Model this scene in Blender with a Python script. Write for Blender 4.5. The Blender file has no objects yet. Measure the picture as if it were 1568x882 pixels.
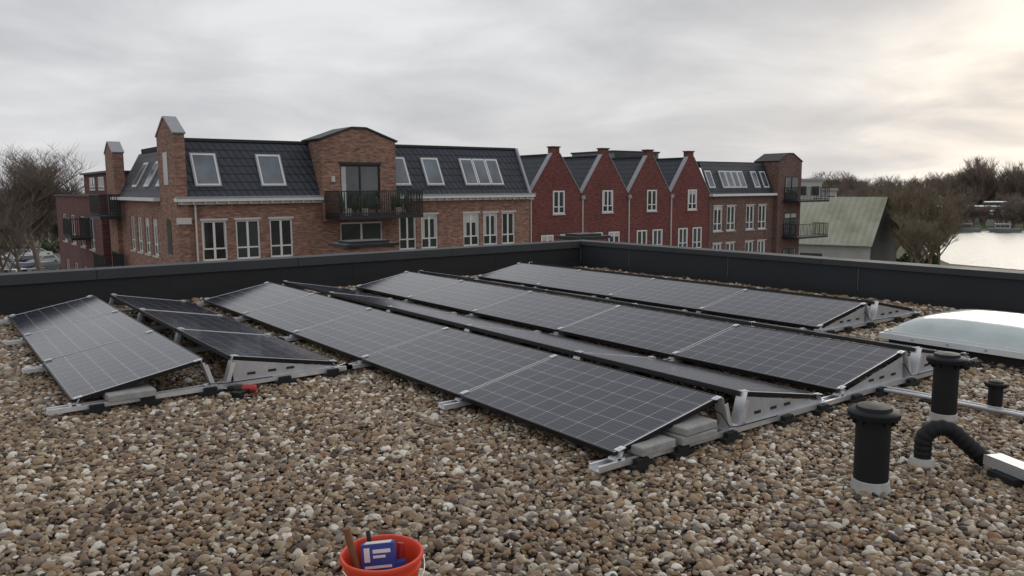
import bpy, bmesh, math, random
import numpy as np
from mathutils import Vector, Matrix, noise as mnoise
random.seed(7); np.random.seed(7)
scene=bpy.context.scene
V=Vector
# ---------------------------------------------------------------- camera
f,pitch,roll,yaw,H=1216.7,0.1249,-0.0063,0.9298,1.6777
Fv=V((math.cos(yaw),math.sin(yaw),0)); Rv=V((math.sin(yaw),-math.cos(yaw),0)); Zv=V((0,0,1))
look=Fv*math.cos(pitch)-Zv*math.sin(pitch); up=Fv*math.sin(pitch)+Zv*math.cos(pitch)
R2=Rv*math.cos(roll)+up*math.sin(roll); U2=up*math.cos(roll)-Rv*math.sin(roll)
cd=bpy.data.cameras.new("camera"); cam=bpy.data.objects.new("camera",cd); scene.collection.objects.link(cam)
m=Matrix.Identity(4)
for i in range(3):
    m[i][0]=R2[i]; m[i][1]=U2[i]; m[i][2]=-look[i]
m[0][3]=0;m[1][3]=0;m[2][3]=H
cam.matrix_world=m
cd.sensor_width=36; cd.lens=36*f/1568; cd.clip_end=6000; cd.clip_start=0.05
scene.camera=cam
scene.view_settings.view_transform='Standard'; scene.view_settings.look='None'; scene.view_settings.exposure=0

# ---------------------------------------------------------------- node helpers
class NT:
    def __init__(s,tree): s.t=tree; s.n=tree.nodes; s.l=tree.links
    def new(s,typ,**kw):
        nd=s.n.new(typ)
        for k,v in kw.items(): setattr(nd,k,v)
        return nd
    def set(s,nd,key,v):
        if isinstance(v,bpy.types.NodeSocket): s.l.new(v,nd.inputs[key])
        else: nd.inputs[key].default_value=v
    def math(s,op,a,b=None,c=None,clamp=False):
        nd=s.n.new('ShaderNodeMath'); nd.operation=op; nd.use_clamp=clamp
        for i,v in enumerate((a,b,c)):
            if v is not None: s.set(nd,i,v)
        return nd.outputs[0]
    def mix(s,fac,a,b,blend='MIX'):
        nd=s.n.new('ShaderNodeMix'); nd.data_type='RGBA'; nd.blend_type=blend
        s.set(nd,0,fac); s.set(nd,6,a); s.set(nd,7,b); return nd.outputs[2]
    def ramp(s,fac,stops,interp='LINEAR'):
        nd=s.n.new('ShaderNodeValToRGB'); cr=nd.color_ramp; cr.interpolation=interp
        while len(cr.elements)<len(stops): cr.elements.new(0.5)
        for e,(p,c) in zip(cr.elements,stops): e.position=p; e.color=c if len(c)==4 else (*c,1)
        s.set(nd,0,fac); return nd.outputs[0]
    def noise(s,vec,scale,detail=4,rough=.5,dist=0):
        nd=s.n.new('ShaderNodeTexNoise'); s.set(nd,'Scale',scale); s.set(nd,'Detail',detail); s.set(nd,'Roughness',rough); s.set(nd,'Distortion',dist)
        if vec is not None: s.set(nd,'Vector',vec)
        return nd.outputs[0]
    def bump(s,h,strength=.3,dist=.01):
        nd=s.n.new('ShaderNodeBump'); s.set(nd,'Height',h); s.set(nd,'Strength',strength); s.set(nd,'Distance',dist); return nd.outputs[0]
def c4(c): return (*c,1) if len(c)==3 else c
def newmat(name):
    mt=bpy.data.materials.new(name); mt.use_nodes=True; nt=NT(mt.node_tree)
    b=nt.n['Principled BSDF']; return mt,nt,b
def simple(name,col,rough=.6,metal=0,var=.15,scale=8,bump=0.0,spec=None):
    mt,nt,b=newmat(name)
    tc=nt.new('ShaderNodeTexCoord').outputs['Object']
    n=nt.noise(tc,scale,5,.6)
    n2=nt.noise(tc,scale*.23,3,.5)
    k=nt.math('MULTIPLY_ADD',n,2*var,1-var); k2=nt.math('MULTIPLY_ADD',n2,2*var,1-var)
    kk=nt.math('MULTIPLY',k,k2)
    sc=nt.new('ShaderNodeVectorMath',operation='SCALE'); nt.set(sc,0,col[:3]); nt.set(sc,'Scale',kk)
    nt.l.new(sc.outputs[0],b.inputs['Base Color'])
    r=nt.math('MULTIPLY_ADD',n,.25,rough-.12,clamp=True); nt.set(b,'Roughness',r)
    b.inputs['Metallic'].default_value=metal
    if spec is not None: b.inputs['Specular IOR Level'].default_value=spec
    if bump>0: nt.set(b,'Normal',nt.bump(n,bump,.01))
    return mt
def brick(name,c1,c2,mortar,dirt=.35):
    mt,nt,b=newmat(name)
    tc=nt.new('ShaderNodeTexCoord').outputs['Object']
    sp=nt.new('ShaderNodeSeparateXYZ'); nt.l.new(tc,sp.inputs[0])
    cb=nt.new('ShaderNodeCombineXYZ'); nt.set(cb,0,nt.math('ADD',sp.outputs[0],sp.outputs[1])); nt.set(cb,1,sp.outputs[2])
    br=nt.new('ShaderNodeTexBrick'); nt.l.new(cb.outputs[0],br.inputs['Vector'])
    nt.set(br,'Color1',c4(c1)); nt.set(br,'Color2',c4(c2)); nt.set(br,'Mortar',c4(mortar))
    nt.set(br,'Scale',1.0); nt.set(br,'Mortar Size',.008); nt.set(br,'Brick Width',.22); nt.set(br,'Row Height',.068); nt.set(br,'Bias',-.1)
    mp=nt.new('ShaderNodeMapping'); nt.l.new(cb.outputs[0],mp.inputs[0]); mp.inputs['Scale'].default_value=(3.2,10,1)
    n1=nt.noise(mp.outputs[0],1.0,3,.6)
    n2=nt.noise(tc,.6,5,.6)
    k=nt.math('MULTIPLY',nt.math('MULTIPLY_ADD',n1,2.3,-.15),nt.math('MULTIPLY_ADD',n2,2*dirt,1-dirt))
    sc=nt.new('ShaderNodeVectorMath',operation='SCALE'); nt.l.new(br.outputs[0],sc.inputs[0]); nt.set(sc,'Scale',nt.math('MAXIMUM',k,.25))
    nt.l.new(sc.outputs[0],b.inputs['Base Color']); nt.set(b,'Roughness',.9)
    nt.set(b,'Normal',nt.bump(br.outputs[1],-.4,.01))
    return mt
def tiles(name,col,cell=(.3,.33)):
    mt,nt,b=newmat(name)
    tc=nt.new('ShaderNodeTexCoord').outputs['Object']
    sp=nt.new('ShaderNodeSeparateXYZ'); nt.l.new(tc,sp.inputs[0])
    a=nt.math('MULTIPLY',nt.math('ADD',sp.outputs[0],sp.outputs[1]),1/cell[0])
    z=nt.math('MULTIPLY',sp.outputs[2],1/cell[1])
    sa=nt.math('ABSOLUTE',nt.math('SINE',nt.math('MULTIPLY',a,math.pi)))
    fz=nt.math('FRACT',z)
    h=nt.math('ADD',nt.math('MULTIPLY',sa,.6),nt.math('MULTIPLY',nt.math('SUBTRACT',1,fz),.6))
    edge=nt.math('LESS_THAN',fz,.14)
    va=nt.math('LESS_THAN',sa,.25)
    dk=nt.math('MAXIMUM',edge,nt.math('MULTIPLY',va,.8))
    n=nt.noise(tc,3,5,.6)
    k=nt.math('MULTIPLY',nt.math('MULTIPLY_ADD',dk,-.7,1),nt.math('MULTIPLY_ADD',n,.8,.6))
    sc=nt.new('ShaderNodeVectorMath',operation='SCALE'); nt.set(sc,0,col[:3]); nt.set(sc,'Scale',k)
    nt.l.new(sc.outputs[0],b.inputs['Base Color']); nt.set(b,'Roughness',.5); b.inputs['Specular IOR Level'].default_value=.3
    nt.set(b,'Normal',nt.bump(h,.8,.05))
    return mt

M={}
M['brickA']=brick('brick_brown',(.34,.172,.118),(.205,.105,.078),(.25,.195,.16))
M['brickB']=brick('brick_red',(.20,.056,.049),(.145,.042,.038),(.155,.08,.07))
M['brickC']=brick('brick_dark',(.19,.10,.08),(.125,.07,.06),(.17,.135,.115))
M['brickD']=brick('brick_maroon',(.17,.055,.05),(.11,.04,.036),(.12,.085,.08))
M['tile']=tiles('roof_tiles',(.047,.054,.070))
M['white']=simple('white_paint',(.76,.76,.74),.5,var=.06)
M['cream']=simple('cream_trim',(.60,.57,.53),.6,var=.08)
M['zinc']=simple('zinc',(.33,.34,.36),.45,.3,var=.12)
M['darkmetal']=simple('dark_metal',(.018,.019,.022),.5,var=.2)
M['concrete']=simple('concrete',(.40,.39,.37),.85,var=.18,scale=14,bump=.3)
M['membrane']=simple('bitumen',(.018,.019,.021),.8,var=.4,scale=3,bump=.2)
M['curtain']=simple('curtain',(.55,.54,.52),.8,var=.25,scale=5)
def glassmat(name,col,rough=.05):
    mt,nt,b=newmat(name)
    tc=nt.new('ShaderNodeTexCoord').outputs['Object']
    n=nt.noise(tc,.9,2,.5)
    nt.set(b,'Base Color',nt.ramp(n,[(.35,tuple(x*.4 for x in col)),(.65,col)]))
    nt.set(b,'Roughness',rough); b.inputs['Specular IOR Level'].default_value=.9
    nt.set(b,'Normal',nt.bump(nt.noise(tc,1.5,1),.06,.05))
    return mt
M['glass']=glassmat('window_glass',(.05,.055,.06))
M['skyglass']=glassmat('roof_window_glass',(.13,.16,.20),.12)
M['alu']=simple('aluminium',(.80,.81,.83),.38,.75,var=.10,scale=20)
M['galv']=simple('galvanised_steel',(.56,.57,.59),.45,.6,var=.18,scale=30)
M['rubber']=simple('rubber',(.014,.014,.014),.85,var=.3,scale=30,bump=.3)
M['paver']=simple('paver_concrete',(.33,.33,.315),.9,var=.28,scale=40,bump=.5)
M['blackpvc']=simple('black_pvc',(.011,.012,.013),.55,var=.3,scale=12,spec=.3)
M['greypvc']=simple('grey_pvc',(.44,.44,.42),.6,var=.28,scale=12)
M['orange']=simple('bucket_plastic',(.74,.065,.025),.35,var=.08)
M['blue']=simple('blue_print',(.025,.06,.30),.45,var=.1)
M['whitep']=simple('white_card',(.72,.72,.74),.5,var=.08)
M['wood']=simple('wood_handle',(.20,.09,.04),.6,var=.3,scale=25)
M['redplastic']=simple('red_plastic',(.42,.03,.03),.4,var=.1)
M['parapet']=simple('parapet_sheet',(.027,.032,.038),.6,.0,var=.22,scale=2,spec=.3)
M['coping']=simple('parapet_coping',(.046,.051,.056),.6,.0,var=.2,scale=2,spec=.35)
M['seam']=simple('parapet_seam',(.11,.12,.13),.6,.0,var=.2,scale=2,spec=.35)
M['domewhite']=simple('skylight_frame',(.74,.76,.76),.4,var=.06)
M['bark']=simple('bark',(.17,.135,.11),.9,var=.25,scale=3)
M['bark2']=simple('bark_far',(.21,.165,.135),.9,var=.25,scale=1)
M['bark3']=simple('bark_willow',(.22,.175,.12),.9,var=.25,scale=1)
M['greenplant']=simple('plant_green',(.05,.08,.03),.8,var=.3)
M['sheddark']=simple('shed_gable',(.06,.065,.06),.7,var=.2,scale=.7)
M['shedwall']=simple('shed_wall',(.46,.46,.44),.8,var=.25,scale=.7)
M['greywall']=simple('grey_wall',(.22,.23,.24),.8,var=.25,scale=.7)
def roofsheet():
    mt,nt,b=newmat('corrugated_roof')
    tc=nt.new('ShaderNodeTexCoord').outputs['Object']
    sp=nt.new('ShaderNodeSeparateXYZ'); nt.l.new(tc,sp.inputs[0])
    s=nt.math('SINE',nt.math('MULTIPLY',sp.outputs[0],9))
    n=nt.noise(tc,.35,6,.65); 
    col=nt.ramp(n,[(.3,(.25,.27,.18)),(.5,(.38,.39,.29)),(.7,(.46,.47,.38))])
    col=nt.mix(nt.math('MULTIPLY_ADD',s,.12,.15),col,(.14,.16,.11,1))
    nt.set(b,'Base Color',col); nt.set(b,'Roughness',.75); nt.set(b,'Normal',nt.bump(s,.5,.05)); return mt
M['shedroof']=roofsheet()

# ---------------------------------------------------------------- geometry builder
def empty(name,loc=(0,0,0)):
    o=bpy.data.objects.new(name,None); scene.collection.objects.link(o); o.location=loc; o.empty_display_size=.2; return o
class Builder:
    def __init__(s,name,loc=(0,0,0),rot=0):
        s.name=name; s.parts={}; s.loc=loc; s.rot=rot
    def part(s,p,mat): return s.parts.setdefault((p,mat),([],[]))
    def poly(s,p,mat,vs,fs):
        v,fc=s.part(p,mat); o=len(v); v.extend([tuple(x) for x in vs]); fc.extend([tuple(i+o for i in q) for q in fs])
    def box(s,p,mat,x0,x1,y0,y1,z0,z1):
        s.obox(p,mat,V((0,0,0)),V((1,0,0)),V((0,1,0)),V((0,0,1)),(x0,x1),(y0,y1),(z0,z1))
    def obox(s,p,mat,O,A,B,C,ra,rb,rc):
        vs=[O+A*a+B*b+C*c for c in rc for b in rb for a in ra]
        s.poly(p,mat,vs,[(0,2,3,1),(4,5,7,6),(0,1,5,4),(2,6,7,3),(0,4,6,2),(1,3,7,5)])
    def lathe(s,p,mat,c,prof,n=32):
        vs=[];fs=[]
        for r,z in prof:
            for i in range(n):
                a=2*math.pi*i/n; vs.append((c[0]+r*math.cos(a),c[1]+r*math.sin(a),c[2]+z))
        for k in range(len(prof)-1):
            for i in range(n): fs.append((k*n+i,k*n+(i+1)%n,(k+1)*n+(i+1)%n,(k+1)*n+i))
        s.poly(p,mat,vs,fs)
    def tube(s,p,mat,pts,r,n=10):
        pts=[V(q) for q in pts]; vs=[];fs=[]
        for k,q in enumerate(pts):
            t=(pts[min(k+1,len(pts)-1)]-pts[max(k-1,0)]).normalized()
            a=t.cross(V((.13,.31,.94))).normalized() if k==0 else (pa-t*pa.dot(t)).normalized()
            pa=a; b=t.cross(a)
            rr=r if not callable(r) else r(k)
            for i in range(n):
                an=2*math.pi*i/n; vs.append(q+(a*math.cos(an)+b*math.sin(an))*rr)
        for k in range(len(pts)-1):
            for i in range(n): fs.append((k*n+i,k*n+(i+1)%n,(k+1)*n+(i+1)%n,(k+1)*n+i))
        fs.append(tuple(range(n))); fs.append(tuple(range((len(pts)-1)*n,len(pts)*n)))
        s.poly(p,mat,vs,fs)
    def build(s,smooth=(),bevel=0,single=False):
        if single:
            me=bpy.data.meshes.new(s.name); v=[];fc=[];mi=[];mats=[]
            for (p,mt),(vs,fs) in s.parts.items():
                if mt not in mats: mats.append(mt)
                o=len(v); v+=vs; fc+=[tuple(i+o for i in q) for q in fs]; mi+=[mats.index(mt)]*len(fs)
            me.from_pydata(v,[],fc)
            for mt in mats: me.materials.append(M[mt])
            me.polygons.foreach_set('material_index',mi)
            s.fix(me); o=bpy.data.objects.new(s.name,me); scene.collection.objects.link(o); o.location=s.loc; o.rotation_euler[2]=s.rot
            if bevel: s.bev(o,bevel)
            return o
        root=empty(s.name,s.loc); root.rotation_euler[2]=s.rot
        for (p,mt),(vs,fs) in s.parts.items():
            me=bpy.data.meshes.new(p); me.from_pydata(vs,[],fs); me.materials.append(M[mt]); s.fix(me)
            o=bpy.data.objects.new(p,me); scene.collection.objects.link(o); o.parent=root
            if p in smooth:
                for pl in me.polygons: pl.use_smooth=True
                s.auto(o)
            if bevel: s.bev(o,bevel)
        return root
    def fix(s,me):
        bm=bmesh.new(); bm.from_mesh(me); bmesh.ops.recalc_face_normals(bm,faces=bm.faces); bm.to_mesh(me); bm.free()
    def auto(s,o):
        bm=bmesh.new(); bm.from_mesh(o.data)
        for e in bm.edges:
            if len(e.link_faces)==2 and e.calc_face_angle(0)>math.radians(40): e.smooth=False
        bm.to_mesh(o.data); bm.free()
    def bev(s,o,w):
        md=o.modifiers.new('bevel','BEVEL'); md.width=w; md.segments=2; md.limit_method='ANGLE'; md.angle_limit=math.radians(40)

# ---------------------------------------------------------------- world + sun
w=bpy.data.worlds.new("World"); scene.world=w; w.use_nodes=True
nt=NT(w.node_tree); nt.n.clear()
SUN_AZ=math.radians(16); SUN_EL=math.radians(18)
sky=nt.new('ShaderNodeTexSky'); sky.sky_type='NISHITA'; sky.sun_disc=False; sky.sun_elevation=SUN_EL; sky.sun_rotation=math.pi/2-SUN_AZ
sky.dust_density=3
tc=nt.new('ShaderNodeTexCoord').outputs['Generated']
sp=nt.new('ShaderNodeSeparateXYZ'); nt.l.new(tc,sp.inputs[0])
zc=nt.math('MAXIMUM',sp.outputs[2],0.0)
den=nt.math('ADD',zc,.18)
cb=nt.new('ShaderNodeCombineXYZ'); nt.set(cb,0,nt.math('DIVIDE',sp.outputs[0],den)); nt.set(cb,1,nt.math('DIVIDE',sp.outputs[1],den)); nt.set(cb,2,0.3)
n1=nt.noise(cb.outputs[0],1.3,8,.52,.4)
n2=nt.noise(cb.outputs[0],.42,3,.5)
nn=nt.math('ADD',nt.math('MULTIPLY',n1,.6),nt.math('MULTIPLY',n2,.4))
cloud=nt.ramp(nn,[(.36,(.47,.485,.515)),(.45,(.56,.572,.60)),(.53,(.67,.68,.70)),(.64,(.84,.845,.86))])
hor=nt.math('POWER',nt.math('SUBTRACT',1,zc,clamp=True),9)
cloud=nt.mix(nt.math('MULTIPLY',hor,.5),cloud,(.84,.83,.835,1))
ga,ge=math.radians(18.5),math.radians(4.0)
g=V((math.cos(ga)*math.cos(ge),math.sin(ga)*math.cos(ge),math.sin(ge)))
dp=nt.new('ShaderNodeVectorMath',operation='DOT_PRODUCT'); nt.l.new(tc,dp.inputs[0]); dp.inputs[1].default_value=g
gl=nt.math('POWER',nt.math('MAXIMUM',dp.outputs['Value'],0),60)
gl=nt.math('MULTIPLY',gl,nt.math('MULTIPLY_ADD',nn,5.0,-1.7))
glc=nt.new('ShaderNodeVectorMath',operation='SCALE'); glc.inputs[0].default_value=(1.0,.78,.46); nt.set(glc,'Scale',nt.math('MULTIPLY',nt.math('MAXIMUM',gl,0),.46))
tot=nt.new('ShaderNodeVectorMath',operation='ADD'); nt.l.new(cloud,tot.inputs[0]); nt.l.new(glc.outputs[0],tot.inputs[1])
b1=nt.new('ShaderNodeBackground'); nt.l.new(sky.outputs[0],b1.inputs[0]); b1.inputs[1].default_value=.06
b2=nt.new('ShaderNodeBackground'); nt.l.new(tot.outputs[0],b2.inputs[0]); b2.inputs[1].default_value=1.0
mx=nt.new('ShaderNodeMixShader'); mx.inputs[0].default_value=.94; nt.l.new(b1.outputs[0],mx.inputs[1]); nt.l.new(b2.outputs[0],mx.inputs[2])
ow=nt.new('ShaderNodeOutputWorld'); nt.l.new(mx.outputs[0],ow.inputs[0])
sd=bpy.data.lights.new("sun",'SUN'); sd.energy=.7; sd.angle=math.radians(30); sd.color=(1,.93,.82)
so=bpy.data.objects.new("sun",sd); scene.collection.objects.link(so)
sv=V((math.cos(SUN_EL)*math.cos(SUN_AZ),math.cos(SUN_EL)*math.sin(SUN_AZ),math.sin(SUN_EL)))
so.rotation_euler=sv.to_track_quat('Z','Y').to_euler(); so.location=sv*50+V((0,0,20))

# ---------------------------------------------------------------- roof (own building)
XP,YP,HP=11.25,12.64,.55
GZ=-9.0
def gravel_under():
    mt,nt,b=newmat('gravel_bed')
    tc=nt.new('ShaderNodeTexCoord').outputs['Object']
    vo=nt.new('ShaderNodeTexVoronoi'); nt.l.new(tc,vo.inputs['Vector']); nt.set(vo,'Scale',30)
    sp=nt.new('ShaderNodeSeparateColor'); nt.l.new(vo.outputs['Color'],sp.inputs[0])
    col=nt.ramp(sp.outputs[0],[(0,(.06,.045,.035)),(.4,(.14,.10,.07)),(.8,(.25,.2,.15)),(1,(.4,.37,.32))])
    d=nt.ramp(vo.outputs['Distance'],[(.35,(1,1,1)),(.7,(.12,.1,.09))])
    nt.set(b,'Base Color',nt.mix(1,col,d,'MULTIPLY')); nt.set(b,'Roughness',.85)
    nt.set(b,'Normal',nt.bump(nt.math('SUBTRACT',1,vo.outputs['Distance']),.8,.02)); return mt
M['gravelbed']=gravel_under()
B=Builder('flat_roof_building')
B.box('walls','brickD',-25,XP+.30,-20,YP+.30,GZ,-.02)
B.box('gravel_bed','gravelbed',-25,XP,-20,YP,-.015,0)
B.build()
B=Builder('roof_parapet')
y=-20.0
while y<YP-.01:
    y2=min(y+2.4,YP); B.box('sheets','parapet',XP,XP+.02,y+.006,y2-.006,.10,HP-.03)
    B.box('seam_strips','seam',XP-.006,XP,y2-.016,y2-.004,.12,HP-.03); y=y2
B.box('core','membrane',XP+.02,XP+.3,-20,YP+.3,0,HP-.03)
B.box('upstand','membrane',XP-.05,XP+.001,-20,YP-.05,0,.10)
y=-20.0
while y<YP+.3:
    y2=min(y+3,YP+.3); B.box('coping','coping',XP-.035,XP+.34,y+.004,y2-.004,HP-.03,HP+.01); B.box('coping_lip','coping',XP-.035,XP-.022,y+.004,y2-.004,HP-.075,HP-.03);y=y2
B.build()
B=Builder('roof_parapet')
B.box('core','membrane',-25,XP+.018,YP,YP+.3,0,HP-.03)
B.box('upstand','membrane',-25,XP-.05,YP-.06,YP+.001,0,.12)
x=-25.0
while x<XP-.05:
    x2=min(x+3,XP-.04); B.box('coping','coping',x+.004,x2-.004,YP-.035,YP+.34,HP-.03,HP+.01); B.box('coping_lip','coping',x+.004,x2-.004,YP-.035,YP-.02,HP-.13,HP-.03)
    B.box('membrane_laps','membrane',x+1.0,x+1.1,YP-.004,YP,.12,HP-.13)
    x=x2
B.build()

# ---------------------------------------------------------------- gravel stones (instanced)
def pebble(i):
    bm=bmesh.new(); bmesh.ops.create_icosphere(bm,subdivisions=2,radius=1)
    off=V((i*7.3,i*3.1,0))
    s=V((1.0,random.uniform(.60,.92),random.uniform(.40,.62)))
    for v in bm.verts:
        n=mnoise.noise(v.co*1.1+off)*.42+mnoise.noise(v.co*2.6+off)*.12
        v.co=v.co*(1+n); v.co=V((v.co.x*s.x,v.co.y*s.y,v.co.z*s.z))
    me=bpy.data.meshes.new('pebble'); bm.to_mesh(me); bm.free()
    for p in me.polygons: p.use_smooth=True
    me.materials.append(M['pebble']); return me
mt,nt,b=newmat('pebble')
oi=nt.new('ShaderNodeObjectInfo'); tcg=nt.new('ShaderNodeTexCoord')
rnd=oi.outputs['Random']
col=nt.ramp(rnd,[(0,(.045,.034,.03)),(.10,(.11,.07,.045)),(.22,(.23,.145,.08)),(.36,(.33,.23,.135)),(.5,(.19,.16,.135)),(.62,(.39,.30,.195)),(.72,(.27,.145,.07)),(.82,(.45,.37,.26)),(.92,(.62,.56,.46)),(1,(.85,.82,.76))])
n=nt.noise(tcg.outputs['Object'],1.6,4,.6)
big=nt.noise(oi.outputs['Location'],.55,3,.6)
vv=nt.new('ShaderNodeVectorMath',operation='SCALE'); nt.l.new(col,vv.inputs[0]); nt.set(vv,'Scale',nt.math('MULTIPLY',nt.math('MULTIPLY_ADD',n,.9,.5),nt.math('MULTIPLY_ADD',big,.9,.55)))
nt.l.new(vv.outputs[0],b.inputs['Base Color']); nt.set(b,'Roughness',.5); b.inputs['Specular IOR Level'].default_value=.45
M['pebble']=mt
pc=bpy.data.collections.new('gravel_pebbles')
for i in range(12):
    o=bpy.data.objects.new('pebble',pebble(i)); pc.objects.link(o)
def jitter_pts(sp,dmin,dmax,keep=1.0):
    xs=np.arange(-8,XP-.08,sp); ys=np.arange(-4,YP-.08,sp)
    gx,gy=np.meshgrid(xs,ys); gx=gx.ravel()+np.random.uniform(-.6,.6,gx.size)*sp; gy=gy.ravel()+np.random.uniform(-.6,.6,gy.size)*sp
    d=np.hypot(gx,gy); az=np.arctan2(gy,gx); da=np.abs((az-yaw+math.pi)%(2*math.pi)-math.pi)
    mk=(d>dmin)&(d<=dmax)&(da<math.radians(41))&(gx<XP-.07)&(gy<YP-.08)&(np.random.rand(gx.size)<keep)
    return np.stack([gx[mk],gy[mk]],1)
sets=[(.0275,1.5,7.0,.0192),(.034,7.0,11.0,.0238),(.047,11,19,.033)]
P=[];S=[]
for sp_,a,b_,r in sets:
    q=jitter_pts(sp_,a,b_); s_=r*np.random.lognormal(0,.34,len(q)).clip(.45,2.1)
    z=np.random.uniform(.0,.016,len(q))+.004; P.append(np.column_stack([q,z])); S.append(s_)
P=np.concatenate(P);S=np.concatenate(S)
me=bpy.data.meshes.new('roof_gravel'); me.vertices.add(len(P)); me.vertices.foreach_set('co',P.ravel())
at=me.attributes.new('psize','FLOAT','POINT'); at.data.foreach_set('value',S.astype(np.float32))
rt=me.attributes.new('prot','FLOAT_VECTOR','POINT')
rr=np.column_stack([np.random.normal(0,.35,len(P)),np.random.normal(0,.35,len(P)),np.random.uniform(0,6.28,len(P))]).astype(np.float32)
rt.data.foreach_set('vector',rr.ravel())
go=bpy.data.objects.new('roof_gravel',me); scene.collection.objects.link(go)
def instancer(obj,coll,name):
    ng=bpy.data.node_groups.new(name,'GeometryNodeTree')
    ng.interface.new_socket('Geometry',in_out='INPUT',socket_type='NodeSocketGeometry'); ng.interface.new_socket('Geometry',in_out='OUTPUT',socket_type='NodeSocketGeometry')
    gi=ng.nodes.new('NodeGroupInput'); gg=ng.nodes.new('NodeGroupOutput')
    ip=ng.nodes.new('GeometryNodeInstanceOnPoints'); ci=ng.nodes.new('GeometryNodeCollectionInfo')
    ci.inputs['Collection'].default_value=coll; ci.inputs['Separate Children'].default_value=True; ci.inputs['Reset Children'].default_value=True
    ip.inputs['Pick Instance'].default_value=True
    a1=ng.nodes.new('GeometryNodeInputNamedAttribute'); a1.data_type='FLOAT'; a1.inputs['Name'].default_value='psize'
    a2=ng.nodes.new('GeometryNodeInputNamedAttribute'); a2.data_type='FLOAT_VECTOR'; a2.inputs['Name'].default_value='prot'
    mtp=ng.nodes.new('GeometryNodeMeshToPoints')
    L=ng.links.new
    L(gi.outputs[0],mtp.inputs[0]); L(mtp.outputs[0],ip.inputs['Points']); L(ci.outputs[0],ip.inputs['Instance'])
    L(a2.outputs[0],ip.inputs['Rotation']); L(a1.outputs[0],ip.inputs['Scale']); L(ip.outputs[0],gg.inputs[0])
    md=obj.modifiers.new('scatter','NODES'); md.node_group=ng
instancer(go,pc,'gravel_scatter')

# ---------------------------------------------------------------- solar panels
def cellmat():
    mt,nt,b=newmat('pv_cells')
    tc=nt.new('ShaderNodeTexCoord').outputs['Object']
    sp=nt.new('ShaderNodeSeparateXYZ'); nt.l.new(tc,sp.inputs[0])
    px=.1585; py=.1605
    fx=nt.math('ABSOLUTE',nt.math('SUBTRACT',nt.math('FRACT',nt.math('ADD',nt.math('DIVIDE',sp.outputs[0],px),10.0)),.5))
    fy=nt.math('ABSOLUTE',nt.math('SUBTRACT',nt.math('FRACT',nt.math('ADD',nt.math('DIVIDE',sp.outputs[1],py),10.0)),.5))
    lx=nt.math('GREATER_THAN',fx,.5-.0017/px); ly=nt.math('GREATER_THAN',fy,.5-.0017/py)
    dia=nt.math('GREATER_THAN',nt.math('ADD',fx,fy),1-.007/px)
    line=nt.math('MAXIMUM',nt.math('MAXIMUM',lx,ly),dia)
    ox=nt.math('GREATER_THAN',nt.math('ABSOLUTE',sp.outputs[0]),3*px); oy=nt.math('GREATER_THAN',nt.math('ABSOLUTE',sp.outputs[1]),5*py)
    out=nt.math('MAXIMUM',ox,oy)
    bb=nt.math('ABSOLUTE',nt.math('SUBTRACT',nt.math('FRACT',nt.math('ADD',nt.math('DIVIDE',sp.outputs[0],px/4),10.5)),.5))
    bus=nt.math('MULTIPLY',nt.math('GREATER_THAN',bb,.5-.022),.34)
    oi=nt.new('ShaderNodeObjectInfo').outputs['Random']
    ix=nt.math('FLOOR',nt.math('DIVIDE',sp.outputs[0],px)); iy=nt.math('FLOOR',nt.math('DIVIDE',sp.outputs[1],py))
    cbn=nt.new('ShaderNodeCombineXYZ'); nt.set(cbn,0,ix); nt.set(cbn,1,iy); nt.set(cbn,2,nt.math('MULTIPLY',oi,50))
    wn=nt.new('ShaderNodeTexWhiteNoise'); nt.l.new(cbn.outputs[0],wn.inputs[0])
    cell=nt.mix(wn.outputs[0],(.016,.017,.031,1),(.026,.028,.048,1))
    c=nt.mix(bus,cell,(.35,.36,.42,1)); c=nt.mix(line,c,(.44,.45,.49,1)); c=nt.mix(out,c,(.03,.03,.036,1))
    nt.set(b,'Base Color',c)
    dn=nt.noise(tc,6,5,.6)
    nt.set(b,'Roughness',nt.math('MULTIPLY_ADD',dn,.14,.06)); nt.set(b,'IOR',1.52)
    return mt
M['cells']=cellmat()
M['frame']=simple('black_anodised_frame',(.014,.014,.016),.42,.4,var=.15,scale=10)
PW,PL,PT=.99,1.65,.035
def panel_mesh():
    me=bpy.data.meshes.new('solar_panel'); v=[];fc=[];mi=[]
    def bx(x0,x1,y0,y1,z0,z1,m_):
        o=len(v)
        v.extend([(x,y,z) for z in (z0,z1) for y in (y0,y1) for x in (x0,x1)])
        fc.extend([tuple(i+o for i in q) for q in [(0,2,3,1),(4,5,7,6),(0,1,5,4),(2,6,7,3),(0,4,6,2),(1,3,7,5)]]); mi.extend([m_]*6)
    hw,hl=PW/2,PL/2; t=.011
    bx(-hw,-hw+t,-hl,hl,-PT,0,0); bx(hw-t,hw,-hl,hl,-PT,0,0)
    bx(-hw+t,hw-t,-hl,-hl+t*.7,-PT,-.004,0); bx(-hw+t,hw-t,hl-t*.7,hl,-PT,-.004,0)
    bx(-hw+t,hw-t,-hl,-hl+t*.7,-.0035,.0003,2); bx(-hw+t,hw-t,hl-t*.7,hl,-.0035,.0003,2)  # silver lips stand in for bright sky reflected along the black short ends
    bx(-hw+t,hw-t,-hl+t*.7,hl-t*.7,-.010,-.0025,1)
    bx(-.06,.06,-.05,.05,-.028,-.0105,0)
    me.from_pydata(v,[],fc)
    for k in ('frame','cells','alu'): me.materials.append(M[k])
    me.polygons.foreach_set('material_index',mi)
    return me
pm=panel_mesh()
Y0,X0,PER,ZL,T,G=3.265,.8146,2.363,.13,math.radians(10.6),.1957
LS=1.67; PWX=PW*math.cos(T); DZ=PW*math.sin(T); ZH=ZL+DZ
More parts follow.
